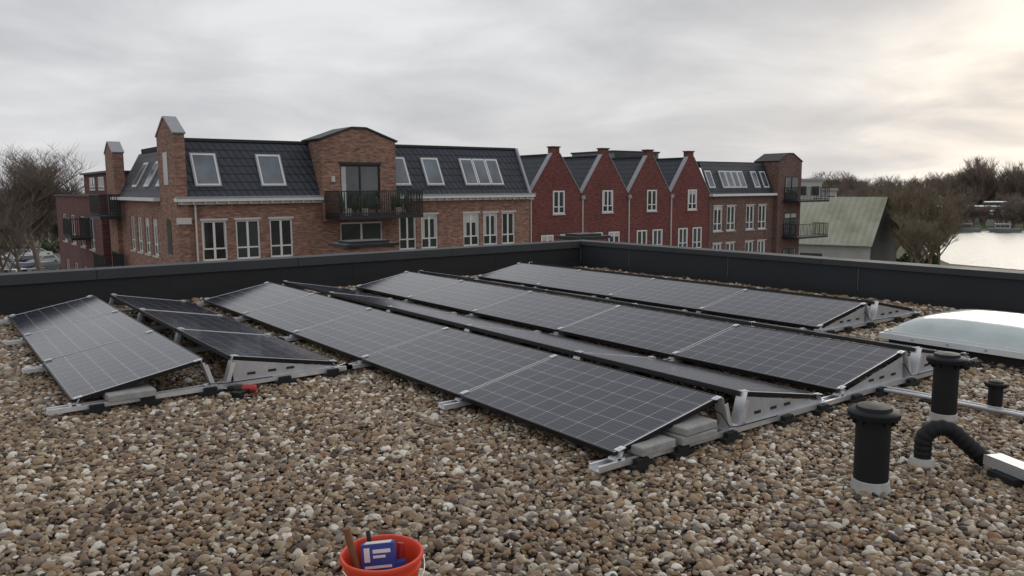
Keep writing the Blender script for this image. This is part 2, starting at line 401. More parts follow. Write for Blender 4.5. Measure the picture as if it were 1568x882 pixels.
def place(xc,yc,zc,ang):
    o=bpy.data.objects.new('solar_panel',pm); scene.collection.objects.link(o)
    o.rotation_euler=(random.uniform(-.003,.003),ang+random.uniform(-.004,.004),0); o.location=(xc,yc,zc)
rows=[(0,2,5),(1,0,5),(2,0,5),(3,1,5)]
for k,j0,j1 in rows:
    xl=X0+k*PER
    for j in range(j0,j1):
        yc=Y0+(j+.5)*LS
        place(xl+PWX/2,yc,ZL+DZ/2,-T); place(xl+PWX+G+PWX/2,yc,ZL+DZ/2,T)
def mounting(j0,j1,ks):
    B=Builder('solar_mounting_frame')
    for j in range(j0,j1+1):
        yc=Y0+j*LS
        kk=[k for k in ks if rows[k][1]<=j]
        x0=X0+kk[0]*PER-.16; x1=X0+kk[-1]*PER+2*PWX+G+.12
        B.box('rails','alu',x0,x1,yc-.045,yc+.045,.052,.058)
        B.box('rails','alu',x0,x1,yc-.045,yc-.041,.058,.088); B.box('rails','alu',x0,x1,yc+.041,yc+.045,.058,.088)
        B.box('rails','alu',x0,x1,yc-.041,yc-.026,.084,.088); B.box('rails','alu',x0,x1,yc+.026,yc+.041,.084,.088)
        for k in kk:
            xl=X0+k*PER; xr=xl+PWX; xt=xr+G; xe=xt+PWX
            for fx in (xl+.16,xl+.52,xr+.02,xt+.45,xe-.08):
                B.box('rubber_feet','rubber',fx-.09,fx+.09,yc-.095,yc+.095,.0,.051)
                B.box('rubber_feet','rubber',fx-.05,fx+.05,yc-.085,yc-.047,.051,.082)
            for q,s in ((xl+.03,1),(xe-.03,-1)):
                B.box('brackets','alu',q-.03,q+.03,yc-.03,yc+.03,.089,ZL-PT+.003)
                B.obox('brackets','alu',V((q,yc,.09)),V((s*.5,0,.86)),V((0,1,0)),V((-.86,0,s*.5)),(-.01,.05),(-.028,.028),(0,.004))
            for q,s in ((xr-.02,1),(xt+.02,-1)):
                O=V((q+s*.06,yc,.089)); A=V((-s*.06,0,ZH-.089-.03)); Ln=A.length; A.normalize(); N=A.cross(V((0,1,0)))
                B.obox('uprights','alu',O,A,V((0,1,0)),N,(0,Ln+.03),(-.04,.04),(0,.004))
                B.obox('uprights','alu',O,A,V((0,1,0)),N,(0,Ln*.9),(-.044,-.04),(-.03,.004))
                B.obox('uprights','alu',O,A,V((0,1,0)),N,(0,Ln*.9),(.04,.044),(-.03,.004))
                B.box('upright_base','alu',q+s*.06-.05,q+s*.06+.05,yc-.05,yc+.05,.0885,.094)
            for (cx,cz,an) in ((xl+.05*math.cos(T),ZL+.05*math.sin(T),-T),(xr-.05,ZH-.01,-T),(xt+.05,ZH-.01,T),(xe-.05*math.cos(T),ZL+.05*math.sin(T),T)):
                A=V((math.cos(an),0,-math.sin(an))); N=V((math.sin(an),0,math.cos(an)))
                B.obox('clamps','alu',V((cx,yc,cz)),A,V((0,1,0)),N,(-.03,.03),(-.022,.022),(.003,.008))
                B.obox('clamps','alu',V((cx,yc,cz)),A,V((0,1,0)),N,(-.008,.008),(-.008,.008),(.008,.014))
            B.box('clamps','alu',xl-.02,xl+.03,yc-.03,yc+.03,.089,.105)
        for k in kk:
            if j!=rows[k][1]: continue
            xl=X0+k*PER; xr=xl+PWX; xt=xr+G; xe=xt+PWX; ye=yc-.012
            def plate(pts):
                n=len(pts); vs=[(p[0],ye,p[1]) for p in pts]+[(p[0],ye+.003,p[1]) for p in pts]
                fs=[tuple(range(n)),tuple(range(n,2*n))[::-1]]+[(i,(i+1)%n,n+(i+1)%n,n+i) for i in range(n)]
                B.poly('side_plates','galv',vs,fs)
            def slots(xs):
                for sx in xs:
                    B.box('slots','darkmetal',sx-.035,sx+.035,ye-.003,ye-.0005,.131,.152)
            plate([(xt+.03,.09),(xt+.03,ZH-PT-.004),(xe-.02,ZL-PT-.002),(xe-.06,.09)])
            slots([xt+.18,xt+.36,xt+.52])
            B.box('plate_flange','galv',xt+.03,xe-.06,ye-.03,ye-.0005,.089,.093)
            if k>=2:
                plate([(xl+.06,.09),(xl+.02,ZL-PT-.002),(xr-.03,ZH-PT-.004),(xr-.03,.09)])
                slots([xr-.18,xr-.36,xr-.52])
                B.box('plate_flange','galv',xl+.06,xr-.03,ye-.03,ye-.0005,.089,.093)
    B.build()
mounting(2,5,[0])
mounting(0,5,[1,2,3])
def paver(x,y,z,rot,sx=.40,sy=.16,sz=.05):
    B=Builder('concrete_paver',(x,y,z),rot); B.box('b','paver',-sx/2,sx/2,-sy/2,sy/2,0,sz); B.build(single=True,bevel=.008)
xl=X0+PER
paver(xl+.30,Y0+.02,.09,.03,.30,.20,.055); paver(xl+.66,Y0+.05,.09,-.04,.32,.30,.055); paver(xl+.67,Y0+.05,.147,.05,.31,.29,.05)
paver(X0+.40,Y0+2*LS+.03,.09,.04,.34,.28,.055)
paver(xl+.60,Y0+LS,.09,.04,.30,.30,.05)
B=Builder('solar_cable')
for k,j0,j1 in rows:
    xr=X0+k*PER+PWX-.06
    pts=[]
    for i in range(int((j1-j0)*LS/.11)):
        pts.append((xr+.01*math.sin(i*1.7),Y0+j0*LS+.05+i*.11,ZH-.07-.03*abs(math.sin(i*.45))))
    B.tube('c','blackpvc',pts,.004,5)
    ye=Y0+j0*LS
    B.tube('c','blackpvc',[(xr,ye+.05,ZH-.07),(xr+.03,ye-.03,.2),(xr+.08,ye-.06,.11),(xr+.2,ye-.055,.098),(xr+.6,ye-.06,.096)],.004,5)
B.build(single=True)

# ---------------------------------------------------------------- roof fittings
def vent(x,y,r,h,cr,base):
    B=Builder('roof_vent_pipe',(x,y,0))
    B.lathe('collar','greypvc',(0,0,0),[(r*1.16,0),(r*1.12,.012),(r*1.04,base),(r*.98,base+.004),(0,base+.004)])
    B.lathe('pipe','blackpvc',(0,0,0),[(r*.97,base*.5),(r*.97,h*.80),(r*.97,h*.80)])
    B.lathe('cap','blackpvc',(0,0,0),[(r*.9,h*.80),(r*1.12,h*.80),(r*1.12,h*.86),(r*1.0,h*.865),(cr*.97,h*.875),(cr,h*.885),(cr,h*.935),(cr*.95,h*.95),(r*1.02,h*.965),(r*.96,h),(r*.5,h+.006),(0,h+.008)],40)
    for i in range(12):
        a=i*math.pi/6; A=V((math.cos(a),math.sin(a),0)); Bv=V((-math.sin(a),math.cos(a),0))
        B.obox('fins','blackpvc',V((0,0,0)),A,Bv,V((0,0,1)),(r*.9,cr*.9),(-.004,.004),(h*.82,h*.876))
    B.build(smooth=('collar','pipe','cap'))
vent(4.10,2.20,.093,.49,.135,.075)
vent(5.76,2.58,.085,.50,.13,.07)
vent(6.27,2.45,.05,.25,.08,.06)
B=Builder('bent_vent_pipe')
B.lathe('collar','greypvc',(4.72,2.22,0),[(.085,0),(.08,.02),(.066,.06),(.05,.062)])
pts=[]
for i in range(60):
    t=i/59
    if t<.2: q=(0,.05+t/.2*.10)
    elif t<.62:
        a=(t-.2)/.42*math.radians(135); q=(.10*(1-math.cos(a)),.15+.10*math.sin(a))
    else:
        a=math.radians(135); bx_=.10*(1-math.cos(a)); bz=.15+.10*math.sin(a); s=(t-.62)/.38*.22; q=(bx_+s*.78,bz-s*.70)
    pts.append((4.72+q[0]*.66,2.22-q[0]*.75,q[1]))
B.tube('pipe','blackpvc',pts,lambda k:.047+(.004 if k%4<2 else 0),16)
B.build(smooth=('collar','pipe'))
B=Builder('cable_tray',(4.93,1.93,0),math.radians(-113))
B.box('tray','galv',0,2.2,-.05,.05,.060,.063); B.box('tray','galv',0,2.2,-.05,-.047,.063,.12); B.box('tray','galv',0,2.2,.047,.05,.063,.12)
B.box('lid','galv',.02,2.2,-.053,.053,.1205,.123)
B.box('feet','rubber',.08,.26,-.10,.10,0,.058); B.box('feet','rubber',1.2,1.4,-.10,.10,0,.058)
B.build()
B=Builder('steel_conduit')
B.tube('tube','galv',[(6.02,3.30,.07),(6.10,3.12,.06),(6.14,2.9,.055),(6.17,2.2,.055),(6.2,1.0,.055),(6.2,-2,.055)],.016,8)
B.tube('tube','galv',[(6.12,3.30,.07),(6.20,3.05,.06),(6.24,2.2,.055),(6.27,-2,.055)],.012,8)
for yy in (2.85,2.15,1.3): B.box('feet','rubber',6.08,6.33,yy-.06,yy+.06,0,.042)
B.build()
def dome():
    mt,nt,b=newmat('acrylic_dome'); tc=nt.new('ShaderNodeTexCoord').outputs['Object']
    n=nt.noise(tc,3,4,.6); nt.set(b,'Base Color',nt.ramp(n,[(.3,(.46,.53,.52)),(.7,(.60,.67,.66))])); nt.set(b,'Roughness',.15)
    b.inputs['Coat Weight'].default_value=.5; return mt
M['dome']=dome()
B=Builder('skylight_dome',(8.62,3.36,0))
hx,hy=.74,.86
B.box('upstand','membrane',-hx+.07,hx-.07,-hy+.07,hy-.07,0,.12)
B.box('kerb_flashing','membrane',-hx-.12,hx+.12,-hy-.12,hy+.12,0,.03)
B.box('frame','domewhite',-hx,hx,-hy,hy,.12,.175)
B.box('frame','domewhite',-hx+.03,hx-.03,-hy+.03,hy-.03,.175,.20)
vs=[];fs=[];N=20
for i in range(N+1):
    for j in range(N+1):
        u=-1+2*i/N; v_=-1+2*j/N
        su=1-abs(u)**3.2; sv_=1-abs(v_)**3.2
        vs.append((u*(hx-.05),v_*(hy-.05),.20+.19*(su*sv_)**.55))
for i in range(N):
    for j in range(N): fs.append((i*(N+1)+j,(i+1)*(N+1)+j,(i+1)*(N+1)+j+1,i*(N+1)+j+1))
B.poly('dome','dome',vs,fs)
for sy in (-.6,-.2,.2,.6): B.box('screws','galv',-hx-.006,-hx,hy*sy-.012,hy*sy+.012,.14,.16)
B.build(smooth=('dome',))
# bucket
bx0,by0=1.317,2.604
B=Builder('plastic_bucket',(bx0,by0,.018))
B.lathe('body','orange',(0,0,0),[(0,0),(.105,0),(.108,.005),(.148,.272),(.157,.274),(.159,.284),(.156,.290),(.148,.290),(.144,.284),(.104,.012),(0,.012)],48)
B.lathe('ring','orange',(0,0,0),[(.1405,.235),(.149,.237),(.149,.243),(.1415,.245)],48)
hp=[(-.160*math.cos(a),-.160*math.sin(a),.262-.06*math.sin(a)) for a in [math.pi*i/24 for i in range(25)]]
B.tube('handle','alu',hp,.003,6)
def ob(p,mt,c,rz,tilt,sx,sy,sz):
    Mx=Matrix.Rotation(rz,3,'Z')@Matrix.Rotation(tilt,3,'Y')@Matrix.Rotation(-.22,3,'X')
    A=Mx@V((1,0,0));Bv=Mx@V((0,1,0));C=Mx@V((0,0,1))
    B.obox(p,mt,V(c),A,Bv,C,(-sx/2,sx/2),(-sy/2,sy/2),(0,sz)); return A,Bv,C
rz=yaw-math.pi/2
O=V((-Fv.x*.005,-Fv.y*.005,.105))
A,Bv,C=ob('carton','blue',O,rz,-.10,.125,.055,.21)
for (a0,a1,u0,u1) in ((-.052,-.030,.145,.198),(-.018,.050,.176,.190),(-.018,.030,.158,.168),(-.052,.052,.120,.130),(-.052,.0,.06,.10)):
    B.obox('carton_print','whitep',O,A,Bv,C,(a0,a1),(-.0288,-.0277),(u0,u1))
B.obox('carton_flap','whitep',O,A,Bv,C,(-.05,.05),(-.022,.022),(.2105,.212))
O2=V((Rv.x*.083,Rv.y*.083,.08)); A,Bv,C=ob('second_carton','blue',O2,rz+.35,-.1,.055,.05,.165)
B.obox('second_print','whitep',O2,A,Bv,C,(-.028,.028),(-.0258,.0255),(.11,.125))
B.tube('tool_handle','wood',[(-Rv.x*.06,-Rv.y*.06,.06),(-Rv.x*.10,-Rv.y*.10,.24),(-Rv.x*.132,-Rv.y*.132,.385)],.014,10)
B.tube('tool_tip','darkmetal',[(Fv.x*.06-Rv.x*.03,Fv.y*.06-Rv.y*.03,.06),(Fv.x*.10-Rv.x*.07,Fv.y*.10-Rv.y*.07,.33)],.009,8)
B.tube('screwdriver','redplastic',[(Fv.x*.05+Rv.x*.05,Fv.y*.05+Rv.y*.05,.1),(Fv.x*.09+Rv.x*.06,Fv.y*.09+Rv.y*.06,.285)],.014,8)
B.build(smooth=('body','ring','handle','tool_handle'))
# cordless drill
B=Builder('cordless_drill',(2.02,6.44,.062),math.radians(-38))
def lx(p,mt,prof,n=16):
    vs=[];fs=[]
    for r,x_ in prof:
        for i in range(n):
            a=2*math.pi*i/n; vs.append((x_,r*math.cos(a),r*math.sin(a)))
    for k in range(len(prof)-1):
        for i in range(n): fs.append((k*n+i,k*n+(i+1)%n,(k+1)*n+(i+1)%n,(k+1)*n+i))
    B.poly(p,mt,vs,fs)
lx('body','redplastic',[(0,.13),(.025,.13),(.032,.12),(.033,.04),(.030,.02)])
lx('motor','darkmetal',[(.030,.02),(.034,.018),(.034,-.04),(.026,-.05)])
lx('chuck','blackpvc',[(.024,-.05),(.024,-.09),(.012,-.11),(0,-.112)])
B.tube('bit','alu',[(-.11,0,0),(-.16,0,0)],.004,6)
hd=V((-.35,-1,-.12)).normalized(); ax=V((1,-.35,0)).normalized(); h2=ax.cross(hd).normalized()
B.obox('handle','blackpvc',V((.07,0,-.01)),ax,hd,h2,(-.022,.022),(.02,.12),(-.018,.018))
B.obox('battery','blackpvc',V((.07,0,-.01)),ax,hd,h2,(-.045,.045),(.12,.165),(-.032,.032))
B.build(smooth=('body','motor','chuck'),bevel=.003)

# ---------------------------------------------------------------- buildings
class Face:
    def __init__(s,B,O,A,U,N): s.B=B;s.O=V(O);s.A=V(A);s.U=V(U).normalized();s.N=V(N).normalized()
    def bx(s,p,mt,ra,ru,rn): s.B.obox(p,mt,s.O,s.A,s.U,s.N,ra,ru,rn)
    def wall(s,mt,a0,a1,u0,u1,ops,depth=.14):
        As=sorted({a0,a1,*[o[0] for o in ops],*[o[1] for o in ops]}); Us=sorted({u0,u1,*[o[2] for o in ops],*[o[3] for o in ops]})
        As=[a for a in As if a0<=a<=a1]; Us=[u for u in Us if u0<=u<=u1]
        pt=lambda a,u,n:s.O+s.A*a+s.U*u+s.N*n
        for i in range(len(As)-1):
            for j in range(len(Us)-1):
                ca=(As[i]+As[i+1])/2; cu=(Us[j]+Us[j+1])/2
                if any(o[0]<ca<o[1] and o[2]<cu<o[3] for o in ops): continue
                s.B.poly('walls',mt,[pt(As[i],Us[j],0),pt(As[i+1],Us[j],0),pt(As[i+1],Us[j+1],0),pt(As[i],Us[j+1],0)],[(0,1,2,3)])
        for o in ops:
            x0,x1,z0,z1=o[:4]
            for q in ([(x0,z0),(x0,z1)],[(x1,z0),(x1,z1)],[(x0,z0),(x1,z0)],[(x0,z1),(x1,z1)]):
                s.B.poly('walls',mt,[pt(*q[0],0),pt(*q[1],0),pt(*q[1],-depth),pt(*q[0],-depth)],[(0,1,2,3)])
    def win(s,a0,a1,u0,u1,style='double',n=-.06,fr='white',gl='glass',sill=True,w=.07,curt=True):
        g=n-.03
        s.bx('glass',gl,(a0,a1),(u0,u1),(g-.02,g))
        s.bx('window_frames',fr,(a0,a0+w),(u0,u1),(g,n)); s.bx('window_frames',fr,(a1-w,a1),(u0,u1),(g,n))
        s.bx('window_frames',fr,(a0+w,a1-w),(u0,u0+w),(g,n)); s.bx('window_frames',fr,(a0+w,a1-w),(u1-w,u1),(g,n))
        am=(a0+a1)/2
        if style in('double','door'):
            s.bx('window_frames',fr,(am-w*.65,am+w*.65),(u0+w,u1-w),(g+.002,n-.002))
            ut=u0+(u1-u0)*.30
            s.bx('window_frames',fr,(a0+w,am-w*.65),(ut-.03,ut+.03),(g+.001,n-.004)); s.bx('window_frames',fr,(am+w*.65,a1-w),(ut-.03,ut+.03),(g+.001,n-.004))
            if curt:
                cw=random.choice([.1,.16,0,.05])
                if cw: 
                    s.bx('curtains','curtain',(a0+w,a0+w+cw),(ut+.03,u1-w),(g,g+.004)); s.bx('curtains','curtain',(a1-w-cw*.7,a1-w),(ut+.03,u1-w),(g,g+.004))
                if random.random()<.3: s.bx('curtains','curtain',(a0+w,a1-w),(u1-w-.35*random.random()-.1,u1-w),(g,g+.003))
        if sill: s.bx('sills','cream',(a0-.06,a1+.06),(u0-.07,u0-.002),(-.05,.05))
YA=33.0; XL=8.3; XR=25.8; ZE=1.25; ZT=3.72
B=Builder('brick_apartment_building')
Fa=Face(B,(0,YA,0),(1,0,0),(0,0,1),(0,-1,0))
wins=[(9.12,10.12),(10.48,11.48),(11.9,12.9),(18.05,18.98),(19.25,20.18),(21.65,22.6),(22.85,23.75),(24.0,24.85)]
ops=[]
for fl in (0,1,2):
    dz=-3.0*fl
    for a,b_ in wins: ops.append((a,b_,-1.17+dz,.45+dz))
    ops.append((15.1,17.2,-1.9+dz,.2+dz))
Fa.wall('brickA',XL,XR,GZ,ZE-.14,ops)
for i,(a,b_,u0,u1) in enumerate(ops):
    if a==15.1: Fa.win(a,b_,u0,u1,'double',sill=False)
    else:
        Fa.win(a,b_,u0,u1)
        Fa.bx('lintels','cream',(a-.05,b_+.05),(u1+.002,u1+.09),(-.02,.02))
B.box('core','brickA',XL+.35,XR-.02,YA+.3,YA+12,GZ,ZE)
B.poly('walls','brickA',[(XR,YA,GZ),(XR,YA+12,GZ),(XR,YA+12,ZE),(XR,YA,ZE)],[(0,1,2,3)])
B.box('cornice','white',XL-.15,14.2,YA-.38,YA+.10,ZE-.02,ZE+.12); B.box('cornice','white',17.8,XR+.1,YA-.38,YA+.10,ZE-.02,ZE+.12)
B.box('cornice','cream',XL-.05,14.2,YA-.22,YA+.0,ZE-.14,ZE-.022); B.box('cornice','cream',17.8,XR+.05,YA-.22,YA,ZE-.14,ZE-.022)
B.box('gutter','zinc',XL-.2,14.2,YA-.42,YA-.30,ZE+.122,ZE+.18); B.box('gutter','zinc',17.8,XR+.12,YA-.42,YA-.30,ZE+.122,ZE+.18)
x_=XL
while x_<XR:
    if not(14.0<x_<17.8): B.box('cornice_brackets','cream',x_,x_+.07,YA-.33,YA-.222,ZE-.12,ZE-.022)
    x_+=.45
RY=1.15
B.poly('roof','tile',[(XL+.3,YA-.05,ZE+.13),(XR-.1,YA-.05,ZE+.13),(XR-.1,YA+RY,ZT),(XL+.3,YA+RY,ZT)],[(0,1,2,3)])
B.poly('roof','tile',[(XR-.1,YA-.05,ZE+.13),(XR-.1,YA+12,ZE+.13),(XR-.7,YA+11,ZT),(XR-.7,YA+RY,ZT)],[(0,1,2,3)])
B.box('roof_top','membrane',XL+1.1,XR-.1,YA+RY,YA+11,ZT-.25,ZT+.03)
B.box('roof_edge','darkmetal',XL+.3,XR-.1,YA+RY-.06,YA+RY+.1,ZT-.04,ZT+.07)
U=V((0,RY+.05,ZT-ZE-.13)).normalized(); Nn=V((0,-U.z,U.y))
Fm=Face(B,(0,YA-.05,ZE+.13),(1,0,0),U,Nn); SL=math.hypot(RY+.05,ZT-ZE-.13)
Fm.bx('verge','zinc',(XR-.12,XR+.02),(0,SL),(-.1,.12))
for a,b_ in ((9.05,10.0),(11.72,12.72),(17.95,18.8),(19.75,20.65),(21.95,22.68),(22.72,23.45),(23.49,24.22)):
    u0,u1=SL*.20,SL*.74
    Fm.bx('roof_window_frames','zinc',(a-.05,b_+.05),(u0-.05,u1+.05),(.002,.07))
    Fm.bx('roof_window_sash','white',(a,b_),(u0,u1),(.07,.085))
    Fm.bx('roof_window_glass','skyglass',(a+.06,b_-.06),(u0+.06,u1-.06),(.085,.09))
bx1,bx2=14.2,17.8; BY=YA-.28
zs=3.78; zp=4.32
def gable(mt,x0,x1,y0,y1,zb,zsh,zpk,flat=.35,part='bay_wall'):
    xm=(x0+x1)/2
    pts=[(x0,zb),(x1,zb),(x1,zsh),(xm+flat,zpk),(xm-flat,zpk),(x0,zsh)]
    n=len(pts); vs=[(p[0],y0,p[1]) for p in pts]+[(p[0],y1,p[1]) for p in pts]
    B.poly(part,mt,vs,[tuple(range(n)),tuple(range(n,2*n))]+[(i,(i+1)%n,n+(i+1)%n,n+i) for i in range(n)])
def coping_line(x0,z0,x1,z1,y0,y1,mt='darkmetal',t=.09):
    A=V((x1-x0,0,z1-z0)); L_=A.length; A.normalize(); N_=V((-A.z,0,A.x))
    if N_.z<0: N_=-N_
    B.obox('copings',mt,V((x0,0,z0)),A,V((0,1,0)),N_,(0,L_),(y0,y1),(0.003,t))
gable('brickA',bx1,bx2,BY+.15,YA+RY+.5,.42,zs,zp)
Fb=Face(B,(0,BY,0),(1,0,0),(0,0,1),(0,-1,0))
Fb.wall('brickA',bx1,bx2,.3,zs,[(15.05,17.0,.75,2.75)])
xm=(bx1+bx2)/2
B.poly('walls','brickA',[(bx1,BY,zs),(bx2,BY,zs),(xm+.35,BY,zp),(xm-.35,BY,zp)],[(0,1,2,3)])
for xx in (bx1,bx2): B.poly('walls','brickA',[(xx,BY,.3),(xx,BY+.15,.3),(xx,BY+.15,zs),(xx,BY,zs)],[(0,1,2,3)])
Fb.win(15.05,17.0,.75,2.75,'single',fr='darkmetal',sill=False)
Fb.bx('window_frames','darkmetal',(15.99,16.06),(.82,2.68),(-.09,-.055))
Fb.bx('curtains','curtain',(15.12,15.35),(.82,2.68),(-.09,-.086))
Fb.bx('lintels','darkmetal',(15.0,17.05),(2.752,2.87),(-.02,.02))
coping_line(bx1-.08,zs,xm-.35,zp,BY-.06,YA+RY+.5); coping_line(xm+.35,zp,bx2+.08,zs,BY-.06,YA+RY+.5); B.box('copings','darkmetal',xm-.35,xm+.35,BY-.06,YA+RY+.5,zp+.004,zp+.095)
B.box('wall_lamp','cream',14.6,14.75,BY-.12,BY-.001,2.0,2.25)
def balcony(B,x0,x1,y0,y1,z,h=1.05,bars=.11,mt='darkmetal'):
    B.box('balcony_slab',mt,x0,x1,y0,y1,z-.16,z)
    for zz in (z+.06,z+h-.04): 
        B.box('balcony_rail',mt,x0,x1,y0,y0+.04,zz,zz+.045)
        B.box('balcony_rail',mt,x0,x0+.04,y0+.04,y1,zz,zz+.045); B.box('balcony_rail',mt,x1-.04,x1,y0+.04,y1,zz,zz+.045)
    x_=x0
    while x_<x1: B.box('balcony_bars',mt,x_,x_+.035,y0+.008,y0+.028,z,z+h-.042); x_+=bars
    y_=y0
    while y_<y1:
        B.box('balcony_bars',mt,x0+.008,x0+.028,y_,y_+.035,z,z+h-.042); B.box('balcony_bars',mt,x1-.028,x1-.008,y_,y_+.035,z,z+h-.042); y_+=bars
for dz in (0,-2.95,-5.9): balcony(B,14.3,18.35,YA-1.75,BY-.01,.56+dz)
for i in range(11):
    px=random.uniform(14.5,17.9)
    B.lathe('plants','greenplant',(px,YA-1.3+random.uniform(-.2,.2),.56),[(0,.05),(.08,.2),(.15,.45),(.10,.7),(0,.65+random.random()*.45)],6)
for px in (14.8,15.6,17.2): B.lathe('pots','cream',(px,YA-1.5,.56),[(.12,0),(.17,.3),(0,.3)],10)
def gable_x(mt,y0,y1,x0,x1,zb,zsh,zpk,flat=.12):
    ym=(y0+y1)/2; pts=[(y0,zb),(y1,zb),(y1,zsh),(ym+flat,zpk),(ym-flat,zpk),(y0,zsh)]; n=6
    vs=[(x0,p[0],p[1]) for p in pts]+[(x1,p[0],p[1]) for p in pts]
    B.poly('end_gable',mt,vs,[tuple(range(n)),tuple(range(n,2*n))]+[(i,(i+1)%n,n+(i+1)%n,n+i) for i in range(n)])
    for (ya,za,yb,zb_) in ((y0-.04,zsh,ym-flat,zpk),(ym-flat,zpk,ym+flat,zpk),(ym+flat,zpk,y1+.04,zsh)):
        A=V((0,yb-ya,zb_-za)); L_=A.length; A.normalize(); N_=V((0,-A.z,A.y))
        if N_.z<0:N_=-N_
        B.obox('copings','zinc',V((0,ya,za)),A,V((1,0,0)),N_,(0,L_),(x0-.04,x1+.04),(.003,.07))
gable_x('brickA',32.88,35.6,8.22,8.62,GZ,3.85,4.55)
B.box('rain_pipe','cream',8.86,8.93,YA-.1,YA-.02,GZ,ZE-.15)
B.box('gable_window','glass',8.205,8.218,34.0,34.7,-.9,.5); B.box('gable_window','glass',8.205,8.218,34.0,34.7,1.9,3.2)
B.box('ledge','cream',8.15,8.7,32.80,32.879,.35,.6)
Fw=Face(B,(8.3,0,0),(0,1,0),(0,0,1),(-1,0,0))
ops=[]
for fl in (0,1,2):
    for a in (36.7,38.2,39.7,41.2): ops.append((a,a+.95,-1.17-3*fl,.45-3*fl))
Fw.wall('brickA',35.6,44.6,GZ,ZE-.02,ops)
for o in ops: Fw.win(*o)
B.box('core','brickA',8.6,20,35.7,44.5,GZ,ZE)
B.box('cornice','white',7.95,8.4,35.6,44.6,ZE-.02,ZE+.12)
B.poly('roof','tile',[(8.25,35.6,ZE+.13),(8.25,44.6,ZE+.13),(9.4,44.6,3.5),(9.4,35.6,3.5)],[(0,1,2,3)])
B.box('roof_top','membrane',9.4,20,35.6,44.6,3.2,3.52)
Uw=V((1.15,0,3.5-ZE-.13)).normalized(); Nw=V((-Uw.z,0,Uw.x)); SW=math.hypot(1.15,3.5-ZE-.13)
Fq=Face(B,(8.25,0,ZE+.13),(0,1,0),Uw,Nw)
for a in (36.3,38.6,41.0):
    Fq.bx('roof_window_frames','zinc',(a-.05,a+.95),(SW*.2,SW*.76),(.002,.07)); Fq.bx('roof_window_sash','white',(a,a+.9),(SW*.22,SW*.74),(.07,.085)); Fq.bx('roof_window_glass','skyglass',(a+.06,a+.84),(SW*.25,SW*.71),(.085,.09))
gable_x('brickA',44.2,46.2,8.1,8.6,GZ,3.55,4.1)
balcony(B,7.15,8.08,43.0,45.8,.45); balcony(B,7.15,8.08,43.0,45.8,-2.5)
B.build()
# maroon building far left
B=Builder('brick_apartment_building')
Fd=Face(B,(7.8,0,0),(0,1,0),(0,0,1),(-1,0,0))
ops=[]
for fl in range(3):
    for a in (49,52,55.5,59): ops.append((a,a+1.6,-1.6-3*fl,.2-3*fl))
Fd.wall('brickD',46.6,63,GZ,1.35,ops)
for o in ops: Fd.win(*o,curt=False)
B.box('core','brickD',8.1,22,46.7,63,GZ,1.34); B.poly('walls','brickD',[(7.8,46.6,GZ),(8.3,46.6,GZ),(8.3,46.6,1.35),(7.8,46.6,1.35)],[(0,1,2,3)])
B.box('roof_edge','coping',7.7,8.2,46.6,63.1,1.352,1.44)
B.box('penthouse','brickD',9.0,18,50,59,1.47,2.7); B.box('penthouse_cap','darkmetal',8.8,18.2,49.8,59.2,2.702,2.82)
Fp=Face(B,(9.0,0,0),(0,1,0),(0,0,1),(-1,0,0))
for a in (52,55): Fp.win(a,a+1.8,1.7,2.5,n=.04,sill=False)
balcony(B,6.8,7.78,50,53,-.9); balcony(B,6.8,7.78,50,53,-3.9)
B.build()
